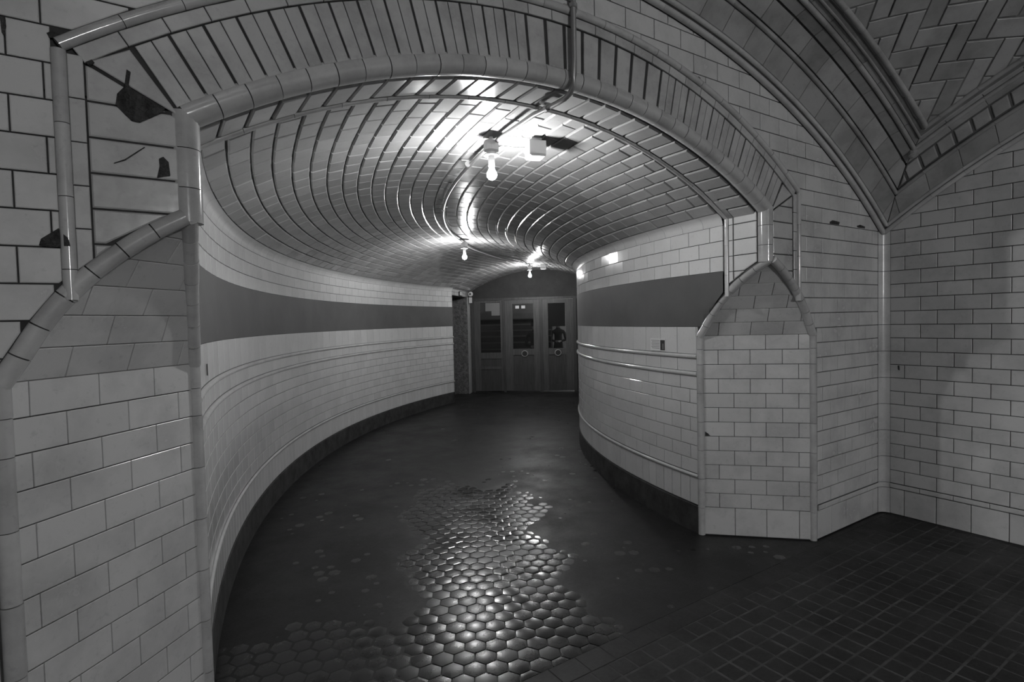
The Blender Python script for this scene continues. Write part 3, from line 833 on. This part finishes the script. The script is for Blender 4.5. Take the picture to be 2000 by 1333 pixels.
def person(e, d, label):
    """one skinned body, arms bent and hands held together in front"""
    X = lambda a, z, b=0.: (a, b, z)               # a: to the side, b: towards the doors
    P_, R_, E_ = [], [], []
    def v(p, r, par=None):
        P_.append(p); R_.append(r)
        if par is not None: E_.append((par, len(P_) - 1))
        return len(P_) - 1
    pel = v(X(0, .80), .125); sp = v(X(0, .95), .115, pel); chs = v(X(0, 1.12), .13, sp); ub = v(X(0, 1.22), .105, chs)
    nk = v(X(0, 1.30), .05, ub); hd = v(X(0, 1.38, .01), .075, nk); hd2 = v(X(0, 1.45, .015), .088, hd); v(X(0, 1.53), .06, hd2)
    for sg in (-1, 1):
        h = v(X(.085 * sg, .74), .09, pel); k = v(X(.095 * sg, .43, .02), .06, h); a = v(X(.10 * sg, .09), .042, k); v(X(.115 * sg, .035, .13), .03, a)
        s_ = v(X(.165 * sg, 1.20), .06, ub); el = v(X(.215 * sg, .97, -.02), .045, s_); wr = v(X(.07 * sg, .93, .19), .030, el); pa = v(X(.035 * sg, .935, .245), .027, wr)
        for i, (da, dz, l) in enumerate(((-.02, .012, .06), (-.012, .0, .075), (-.004, -.012, .08), (.004, -.024, .07))):
            m_ = v(X((.035 + da) * sg, .935 + dz, .245 + l * .55), .0095, pa); v(X((.02 + da) * sg, .93 + dz, .245 + l), .0085, m_)
        v(X(.018 * sg, .965, .255), .010, pa)
    me = bpy.data.meshes.new('body'); me.from_pydata(P_, E_, [])
    tmp = bpy.data.objects.new('body_tmp', me); COL.objects.link(tmp)
    mod = tmp.modifiers.new('skin', 'SKIN'); mod.use_smooth_shade = True
    for sv, r in zip(me.skin_vertices[0].data, R_): sv.radius = (r, r * .8)
    me.skin_vertices[0].data[0].use_root = True
    tmp.modifiers.new('sub', 'SUBSURF').levels = 2
    for md in tmp.modifiers:
        if md.type == 'SUBSURF': md.render_levels = 2
    dg = bpy.context.evaluated_depsgraph_get(); m2 = bpy.data.meshes.new_from_object(tmp.evaluated_get(dg))
    bpy.data.objects.remove(tmp)
    m2.materials.clear(); m2.materials.append(M['cloth']); m2.materials.append(M['skin'])
    for p in m2.polygons:
        c = p.center; p.use_smooth = True
        p.material_index = 1 if c.z > 1.315 or (c.y > .20 and c.z > .85) else 0
    base = Vector(D3(e, 0, d))
    t = thing('person', label, 'person', tuple(base)); rz = math.atan2(nd.y, nd.x) - pi / 2
    t.rotation_euler = (0, 0, rz)
    b = bpy.data.objects.new('body', m2); COL.objects.link(b); b.parent = t
    V, F = lathe((0, -.012, 1.40), (0, 0, 1), [(0, .085), (.05, .098), (.10, .09), (.14, .06), (.155, .01)], 14)
    obj('hair', V, F, 'ink', t, None, True)
person(1.80, -3.9, 'person in dark clothes with hands together, seen through the door with the dark sheet')
person(1.33, -1.05, 'person in dark clothes half hidden by the stile of the middle door')
struct('wall_end_side', *dbox(2.29, 3.0, 0, 2.03, -.06, -.01), 'wood', 'dark wooden panel closing the end of the corridor beside the doors', 'wall')
V = [(IE[0], IE[1], 0), (DR[0], DR[1], 0), (DR[0], DR[1], 2.3), (IE[0], IE[1], 2.3)]
struct('wall_right_end', V, [(0, 1, 2, 3)], 'band', 'last stretch of the inner corridor wall by the doors', 'wall')

# ------------------------------------------------------------------ right wall of the hall
fR = lambda u, v, w: (SC - w, u, v)
ymin = -5.95
def zR(y): return zarch(RH, ZH, SC + y)        # same arch, mirrored into this wall
V, F = [], []
ys = span(ymin, .05, 30)
for y in ys: V += [(SC + .010, y, 0), (SC + .010, y, zR(max(-2 * HALF, min(0, y))) + .12)]
F = [(2 * i, 2 * i + 2, 2 * i + 3, 2 * i + 1) for i in range(30)]
wR = struct('wall_hall_right', V, F, 'grout', 'plain white tiled side wall of the hall', 'wall')
rf = Field(wR, 'hall', 'wall_tile')
def add_R(p):
    v = sum(q[1] for q in p) / len(p); u = sum(q[0] for q in p) / len(p)
    cx = -HALF; x = u - cx; zz = v - ZH; l = hyp(x, zz); nx, ny = x / l, zz / l
    p = clip(p, nx, ny, nx * cx + ny * ZH + RH - .01)
    if len(p) > 2: rf.add(p, fR, .0045, .010, .0025)
for k in range(-1, 29):
    z0, z1 = (.24 + .1 * k, .34 + .1 * k) if k >= 0 else (0.006, .2)
    o = (-.15 if k % 2 == 0 else -.249) if k >= 0 else -.149
    xs = courses(ymin + .02, -.055, .2, o)
    for a, b in zip(xs, xs[1:]): add_R(rect(a, b, z0, z1))
xs = courses(ymin + .02, -.055, .2, -.249)
for a, b in zip(xs, xs[1:]): rf.add(rect(a, b, .203, .238), fR, .003, .010, .004, rise=.006)
# hollow corner tiles, two courses tall each
for z0, z1 in [(0.006, .2), (.2, .24)] + [(.24 + .2 * k, .44 + .2 * k) for k in range(10)]:
    z1 = min(z1, 2.19); V, F = [], []
    if z1 - z0 < .02: continue
    pr = [(SC - .059 + .059 * sin(t), -.057 + .057 * cos(t)) for t in span(0, pi / 2, 6)]
    for x, y in pr: V += [(x, y, z0 + .0015), (x, y, z1 - .0015)]
    F = [(2 * i, 2 * i + 1, 2 * i + 3, 2 * i + 2) for i in range(6)]
    rf.raw(V, F, Vector((SC - .03, -.03, z0)), None, None, 'corner_tile', True)
rf.done()

# ------------------------------------------------------------------ ribs of the hall vault and its herringbone web
def hp(s, m, d):                               # on the rib of the front wall
    return (s, -d, ZH + sqrt(max(.01, (RH + m) ** 2 - (s - S0) ** 2)))
def mir(p): return (SC + p[1], p[0] - SC, p[2])  # the same rib on the right wall
PROF = [(-.02, -.01), (0, .05), (.03, .07), (.115, .15), (.13, .17), (.20, .26), (.215, .325), (.235, .345), (.243, .39), (.252, .428), (.262, .45)]
def ribs(name, tr, label, short, tiles_mod):
    V, F = [], []
    ss = span(2 * S0 - SC + .0, SC, 60)
    for s in ss:
        for m, d in PROF:
            sm = min(max(s, 2 * S0 - SC + d), SC - d)
            V.append(tr(hp(sm, m + .006, d - .006)))
    n = len(PROF)
    F = [(i * n + j, (i + 1) * n + j, (i + 1) * n + j + 1, i * n + j + 1) for i in range(60) for j in range(n - 1)]
    e = struct(name, V, F, 'rgrout', label, 'trim')
    f = Field(e, 'rib', 'rib_tile')
    for (m0, d0), (m1, d1), mod in (((.022, .066), (.112, .148), tiles_mod[0]), ((.132, .172), (.198, .255), tiles_mod[1]), ((.20, .262), (.215, .318), .2), ((.232, .345), (.242, .376), .2), ((.246, .398), (.253, .424), .2)):
        Lq = hyp(m1 - m0, d1 - d0)
        def fm(u, v, w):
            t = v / Lq; m, d = lerp(m0, m1, t), lerp(d0, d1, t)
            nx, ny = (d1 - d0) / Lq, -(m1 - m0) / Lq     # into the room: less radius, more projection
            m2, d2_ = m - w * nx, d - w * ny
            return tr(hp(u, m2, d2_))
        xs = courses(2 * S0 - SC, SC, mod * .93, S0 + .05)
        for a, b in zip(xs, xs[1:]):
            p = rect(a, b, 0, Lq)
            k = (d1 - d0) / Lq
            p = clip(p, 1, k, SC - d0); p = clip(p, -1, k, -(2 * S0 - SC) - d0)
            if len(p) > 2: f.add(p, fm, .003 if mod > .15 else .016, .008, .002 if mod > .15 else .005)
    for m, d, r in ((.0, .018, .019), (.018, .052, .014), (.12, .158, .0135), (.224, .333, .0145), (.243, .386, .0095), (.256, .437, .0155)):
        lo, hi = 2 * S0 - SC + d, SC - d
        xs = courses(lo, hi, .19, S0)
        for a, b in zip(xs, xs[1:]):
            v, ff = tube([tr(hp(s, m, d)) for s in (a + .0005, (a + b) / 2, b - .0005)], r, 10)
            f.raw(v, ff, Vector(v[0]), None, 'bead' if d < .06 else 'rib', 'rib_bead', True)
    f.done()
ribs('trim_5', lambda p: p, 'moulded tile rib arching over the portal wall', 0, (.2, .2))
ribs('trim_6', mir, 'moulded tile rib arching over the plain side wall', 1, (.2, .1))
DW = .437; MW = .256
def qd(x): return (RH + MW) - sqrt((RH + MW) ** 2 - x * x)
ZW = 3.14 + MW + qd(HALF - DW)
def fw(s, n, w):
    x, y = s - S0, n + HALF
    gx = x / sqrt((RH + MW) ** 2 - x * x); gy = y / sqrt((RH + MW) ** 2 - y * y)
    nl = sqrt(1 + gx * gx + gy * gy)
    return (s - w * gx / nl, n - w * gy / nl, ZW - qd(x) - qd(y) - w / nl)
lo_s, hi_s, lo_n, hi_n = 2 * S0 - SC + DW, SC - DW, -2 * HALF + DW, -DW
V, F = sheet(lambda s, n, w: fw(s, n, -.006), span(lo_s - .05, hi_s + .05, 30), span(lo_n - .05, hi_n + .05, 30))
ch_ = struct('ceiling_hall', V, F, 'cmort', 'bowl shaped hall vault of tiles laid in herringbone', 'ceiling')
hf = Field(ch_, 'rib', 'herringbone_tile')
Q = .094; r2 = sqrt(.5)
for x in range(-60, 62):
    for y in range(-60, 62):
        k = (x - y) % 4
        if k == 0: p = rect(x, x + 2, y, y + 1)
        elif k == 3: p = rect(x, x + 1, y, y + 2)
        else: continue
        # plan axes turned 45 degrees, from the corner of the bay
        p = [(hi_s + (a * Q - b * Q) * r2 * -1 + 0.03 if False else hi_s + .02 + (a - b) * Q * r2, hi_n + .03 - (a + b) * Q * r2) for a, b in p]
        for A, B, C in ((1, 0, hi_s), (-1, 0, -lo_s), (0, 1, hi_n), (0, -1, -lo_n)):
            p = clip(p, A, B, C)
            if len(p) < 3: break
        if len(p) > 2: hf.add(p, fw, .008, .007, .0025, drop=.002, rise=random.uniform(-.003, .004))
hf.done()
b = lathe((SC - .325, -.325, 2.585), (-.3, -.3, -.9), [(-.03, .028), (0, .03), (.008, .03), (.012, .02), (.016, .022), (.022, .006)], 10)
obj('rosette', *b, 'rib', bpy.data.objects['trim_6'])['label'] = 'small rosette where the two ribs meet'

# ------------------------------------------------------------------ rest of the hall, outside the picture
# left wall with an arched opening into a lit side passage
xl = -1.34
V, F = [], []
def prism_wall(y0, y1, lo, hi, n=1):
    ys_ = span(y0, y1, n)
    for a, b in zip(ys_, ys_[1:]):
        k = len(V); V.extend([(xl, a, lo(a)), (xl, b, lo(b)), (xl, b, hi(b)), (xl, a, hi(a)), (xl - .02, a, lo(a)), (xl - .02, b, lo(b)), (xl - .02, b, hi(b)), (xl - .02, a, hi(a))])
        F.extend([(k, k + 1, k + 2, k + 3), (k + 4, k + 7, k + 6, k + 5), (k, k + 4, k + 5, k + 1), (k + 3, k + 2, k + 6, k + 7), (k, k + 3, k + 7, k + 4), (k + 1, k + 5, k + 6, k + 2)])
ocy, ohw = -3.76, .70
def otop(y): return 1.80 + .30 * sqrt(max(0, 1 - ((y - ocy) / ohw) ** 2))
prism_wall(ocy + ohw, .05, lambda y: 0, lambda y: 4.3)
prism_wall(-10., ocy - ohw, lambda y: 0, lambda y: 4.3)
prism_wall(ocy - ohw, ocy + ohw, otop, lambda y: 4.3, 16)
struct('wall_hall_left', V, F, 'room', 'pale hall wall with an arched side opening', 'wall')
struct('wall_back', *box(((xl + SC) / 2, -9.98, 2.1), ((SC - xl) / 2 + .1, 0, 0), (0, .02, 0), (0, 0, 2.3)), 'room', 'pale rear wall of the hall', 'wall')
struct('wall_hall_far', *box((SC + .03, -7.97, 2.1), (.02, 0, 0), (0, 2.03, 0), (0, 0, 2.3)), 'room', 'pale far stretch of the hall side wall', 'wall')
struct('ceiling_far', *box(((xl + SC) / 2, -7.8, 3.9), ((SC - xl) / 2 + .1, 0, 0), (0, 2.3, 0), (0, 0, .02)), 'dceil', 'plain far ceiling of the hall', 'ceiling')
V = [(-6.2, -5.6, 0), (xl - .02, -5.6, 0), (xl - .02, -1.8, 0), (-6.2, -1.8, 0), (-6.2, -5.6, 2.7), (xl - .02, -5.6, 2.7), (xl - .02, -1.8, 2.7), (-6.2, -1.8, 2.7)]
struct('wall_passage', V, [(0, 1, 2, 3), (4, 7, 6, 5), (0, 4, 5, 1), (2, 6, 7, 3), (3, 7, 4, 0)], 'dceil', 'side passage off the hall', 'wall')

# ------------------------------------------------------------------ lamps, conduit and fittings
cR = 7.3275
def vz(off):                                    # height of the vault soffit at a radial offset from the crown line
    return ZV + sqrt(RV ** 2 - off ** 2)
def lamp(x, y, z, label, emat, r=.03, cord=0.):
    """bare bulb on a round porcelain box; z is the soffit height"""
    t = thing('ceiling_lamp', label, 'lamp', (x, y, z))
    if cord: child('cord', t, *tube([(x, y, z), (x, y, z - cord)], .006, 8), 'black'); z -= cord
    child('junction_box', t, *lathe((x, y, z), (0, 0, -1), [(0, .012), (.022, .012), (.023, .040), (.03, .043), (.078, .043), (.082, .036), (.084, .024), (.10, .024), (.101, .044), (.106, .044)], 18), 'porc')
    child('socket', t, *lathe((x, y, z - .104), (0, 0, -1), [(0, .019), (.062, .019), (.066, .016)], 16), 'porc')
    zb = z - .215
    prof = [(-r * 1.6, .013), (-r * 1.1, .017), (-r * .75, r * .72), (-r * .4, r * .94), (0, r), (r * .4, r * .92), (r * .75, r * .66), (r * .95, r * .3), (r, .001)]
    b = child('bulb', t, *lathe((x, y, zb), (0, 0, -1), prof, 16), emat, True)
    b['label'] = 'lit round bulb'
    return t
l1 = on(7.345, rad(9.0)); l2 = on(7.26, rad(40.5)); l3 = on(7.16, rad(64.5))
G = None
lamp(l1[0], l1[1], vz(0) - .014, 'bare bulb lamp on the vault just inside the portal, a white box beside it', 'bulb')
lamp(l2[0], l2[1], vz(0) - .014, 'bare bulb lamp halfway along the curved vault', 'bulb')
l3p = fv(1.32, .05, 0)
lamp(l3p[0], l3p[1], l3p[2] - .012, 'bare bulb lamp hanging in front of the dark tympanum over the doors', 'bulb')
# conduit: down the portal face, under the arch, along the crown of the vault
cx = 1.614
pts = [(cx, -.028, 3.12), (cx, -.028, 2.70), (cx, -.026, 2.63), (cx, -.018, 2.585), (cx, .004, 2.558), (cx, .04, 2.548), (cx, .09, 2.547), (cx, .18, 2.55), (cx, .29, 2.555)]
ph = math.atan2(.40 - CC[1], CC[0] - 1.62)
for d in span(8., 40., 40): pts.append((*on(lerp(7.335, 7.28, d / 40), rad(d)), vz(0) - .042))
for t in span(.68, 1.30, 14): 
    q = fv(t, .02, 0); pts.append((q[0], q[1], vz(0) - .042))
t = thing('conduit', 'thin grey conduit running down the arch and along the crown of the vault', 'pipe', pts[0])
child('pipe', t, *tube(pts, .0125, 10), 'pipe', True)
for p, dr in ((pts[7], (0, 1, 0)), ((*on(7.34, rad(12.6)), vz(0) - .042), (.3, .95, 0)), ((*on(7.3, rad(24)), vz(0) - .042), (.45, .9, 0)), ((*on(7.29, rad(33)), vz(0) - .042), (.55, .8, 0)), ((cx, -.028, 2.93), (0, 0, 1))):
    p = Vector(p); dr = Vector(dr).normalized()
    child('clamp', t, *tube([p - dr * .009, p + dr * .009], .0185, 10), 'clamp')
    sd = Vector((dr.y, -dr.x, 0)) if abs(dr.z) < .5 else Vector((1, 0, 0))
    child('clamp_foot', t, *box(p + (Vector((0, 0, .022)) if abs(dr.z) < .5 else Vector((0, .018, 0))), sd * .04, dr * .008, Vector((0, 0, .004)) if abs(dr.z) < .5 else Vector((0, .004, 0))), 'clamp')
# white box fittings on the vault beside the first and the last lamp, each fed by a thin wire
def white_box(c, dr, label, src):
    c = Vector(c); dr = Vector(dr).normalized(); sd = Vector((-dr.y, dr.x, 0))
    t = thing('ceiling_box', label, 'emergency light', tuple(c + ZU * .04))
    V, F = box(c, dr * .050, sd * .050, ZU * .042)
    child('housing', t, V, F, 'white')
    child('mount', t, *box(c + ZU * .052, dr * .03, sd * .03, ZU * .012), 'white')
    child('lens', t, *box(c - ZU * .040, dr * .042, sd * .05, ZU * .008), 'porc')
    child('clip', t, *box(c - dr * .055 + sd * .02, dr * .006, sd * .012, ZU * .012), 'white')
    s = Vector(src); e = c - dr * .05 + ZU * .01
    child('feed_wire', t, *tube([s, lerp(s, e, .5) + ZU * -.004, e], .006, 8), 'white')
bx = on(7.085, rad(8.62))
dr = Vector((bx[0] - l1[0], bx[1] - l1[1], 0)).normalized()
white_box((bx[0], bx[1], vz(.26) - .062), dr, 'white box on the vault beside the lamp just inside the portal', (l1[0] + dr.x * .04, l1[1] + dr.y * .04, vz(0) - .062))
q = Vector(fv(1.34, .32, 0)); dr3 = Vector((q.x - l3p[0], q.y - l3p[1], 0)).normalized()
white_box((q.x, q.y, q.z - .045), dr3, 'white box on the vault beside the lamp in front of the doors', (l3p[0] + dr3.x * .04, l3p[1] + dr3.y * .04, l3p[2] - .045))
# small framed sign and camera by the recess
t = thing('small_sign', 'tiny framed sign on the tiles above the plaster recess', 'sign', W3(.62, 2.09))
child('frame', t, *wbox(.50, .74, 2.066, 2.15, -.02, -.006), 'black'); child('face', t, *wbox(.53, .71, 2.078, 2.138, -.024, -.02), 'white')
child('mark', t, *wbox(.58, .66, 2.098, 2.116, -.026, -.024), 'grey')
cp = Vector(D3(.05, 2.13, .16))
t = thing('security_camera', 'small white camera with a dark lens at the end of the vault', 'camera', tuple(cp))
child('dome', t, *lathe(cp + nd * -.03, nd, [(0, .02), (.01, .05), (.03, .056), (.05, .05), (.062, .034)], 18), 'white', True)
child('lens', t, *lathe(cp + nd * .03, nd, [(0, .02), (.006, .02)], 14), 'black')
child('base_box', t, *box(cp + Vector((0, 0, -.13)), ed * .03, nd * .025, ZU * .06), 'white')
# information plaque on the inner wall
a0, a1 = rad(12.5) * RI, rad(14.3) * RI
t = thing('information_plaque', 'small printed plaque with lines of text and a dark picture on the corridor tiles', 'plaque', fmR((a0 + a1) / 2, 1.32, .004))
def cw(a, b, z0, z1, w0, w1):
    V, F = [], []
    for x in span(a, b, 3): V += [fmR(x, z0, w0), fmR(x, z1, w0), fmR(x, z0, w1), fmR(x, z1, w1)]
    for i in range(3):
        k = 4 * i; F += [(k + 2, k + 3, k + 7, k + 6), (k, k + 4, k + 5, k + 1), (k + 1, k + 5, k + 7, k + 3), (k, k + 2, k + 6, k + 4)]
    F += [(0, 1, 3, 2), (12, 14, 15, 13)]
    return V, F
child('plate', t, *cw(a0 - .004, a1 + .006, 1.278, 1.372, .002, .0042), 'porc')
child('picture', t, *cw(a0 + .002, a0 + .058, 1.284, 1.362, .0042, .0052), 'ink')
child('picture_light', t, *cw(a0 + .018, a0 + .030, 1.292, 1.335, .0052, .0056), 'grey')
for k in range(6):
    child('text_line', t, *cw(a0 + .07, a1 - random.uniform(0, .02), 1.360 - .012 * k - .004, 1.360 - .012 * k, .0042, .0047), 'grey')
# hall lamps behind the camera
lamp(1.3, -7.4, 3.88, 'bare bulb lamp hanging on a cord in the far hall', 'hbulb', .05, 1.2)
lamp(-4.5, -4.4, 2.62, 'bare bulb lamp in the side passage', 'sbulb', .05)

# ------------------------------------------------------------------ broken glaze, chips and cracks
def chip(name, parent, pts3, n):
    n = Vector(n) * .0012; P_ = [Vector(p) for p in pts3]; k = len(P_)
    c = sum(P_, Vector((0, 0, 0))) / k
    V = P_ + [p + (c - p) * .04 + n for p in P_]
    F = [(i, (i + 1) % k, k + (i + 1) % k, k + i) for i in range(k)] + [tuple(range(k, 2 * k))]
    obj(name, V, F, 'hole', parent)
for nm, pts in (('broken_patch', [(-.04, 2.286), (-.031, 2.281), (-.037, 2.243), (-.024, 2.223), (0, 2.215), (.03, 2.197), (.051, 2.193), (.045, 2.179), (.015, 2.158), (-.014, 2.139), (-.033, 2.14), (-.05, 2.158), (-.07, 2.18), (-.065, 2.212), (-.047, 2.236)]),
                ('broken_patch', [(.029, 2.041), (.04, 2.048), (.053, 2.034), (.056, 1.994), (.022, 1.984), (.03, 2.02)]),
                ('broken_patch', [(-.255, 1.769), (-.25, 1.787), (-.212, 1.818), (-.203, 1.808), (-.199, 1.767), (-.236, 1.765)]),
                ('chip', [(-.215, 2.343), (-.202, 2.352), (-.187, 2.347), (-.191, 2.336), (-.209, 2.331)]),
                ('chip', [(-.135, 2.284), (-.123, 2.3), (-.113, 2.287), (-.124, 2.274)]),
                ('chip', [(-.308, 2.362), (-.297, 2.363), (-.296, 2.338), (-.301, 2.311), (-.306, 2.321)]),
                ('chip', [(3.861, 2.156), (3.899, 2.17), (3.996, 2.165), (3.985, 2.144), (3.861, 2.143)]),
                ('chip', [(4.234, 2.157), (4.282, 2.168), (4.354, 2.16), (4.354, 2.146), (4.246, 2.146)]),
                ('chip', [(2.494, 2.816), (2.504, 2.828), (2.52, 2.822), (2.513, 2.806), (2.498, 2.805)]),
                ('crack', [(-.081, 2.013), (-.055, 2.027), (-.006, 2.07), (-.004, 2.0685), (-.053, 2.0245), (-.08, 2.0115)])):
    chip(nm, wallH, [(u, -.002, v) for u, v in pts], (0, -1, 0))
chip('broken_patch', wallH, [(-.200, -.0205, 1.768), (-.200, -.0205, 1.80), (-.19, -.0215, 1.79), (-.186, -.0205, 1.768)], (0, -1, 0))
chip('chip', bpy.data.objects['wall_pier_right'], [(3.177, .4965, .732), (3.19, .4835, .719), (3.201, .4725, .703), (3.176, .4975, .703)], (-.7, -.7, 0))
chip('broken_patch', wR, [(SC - .022, -.084, 2.287), (SC - .03, -.129, 2.297), (SC - .03, -.193, 2.281), (SC - .022, -.149, 2.239), (SC - .018, -.117, 2.237)], (-1, 0, 0))
chip('chip', wR, [(SC - .001, -.107, 1.134), (SC - .001, -.118, 1.136), (SC - .001, -.121, 1.098), (SC - .001, -.11, 1.102)], (-1, 0, 0))

q = D3(3.1, 0, -3.2); lamp(q[0], q[1], 2.9, 'bare bulb lamp in the vestibule behind the doors', 'vbulb', .05)
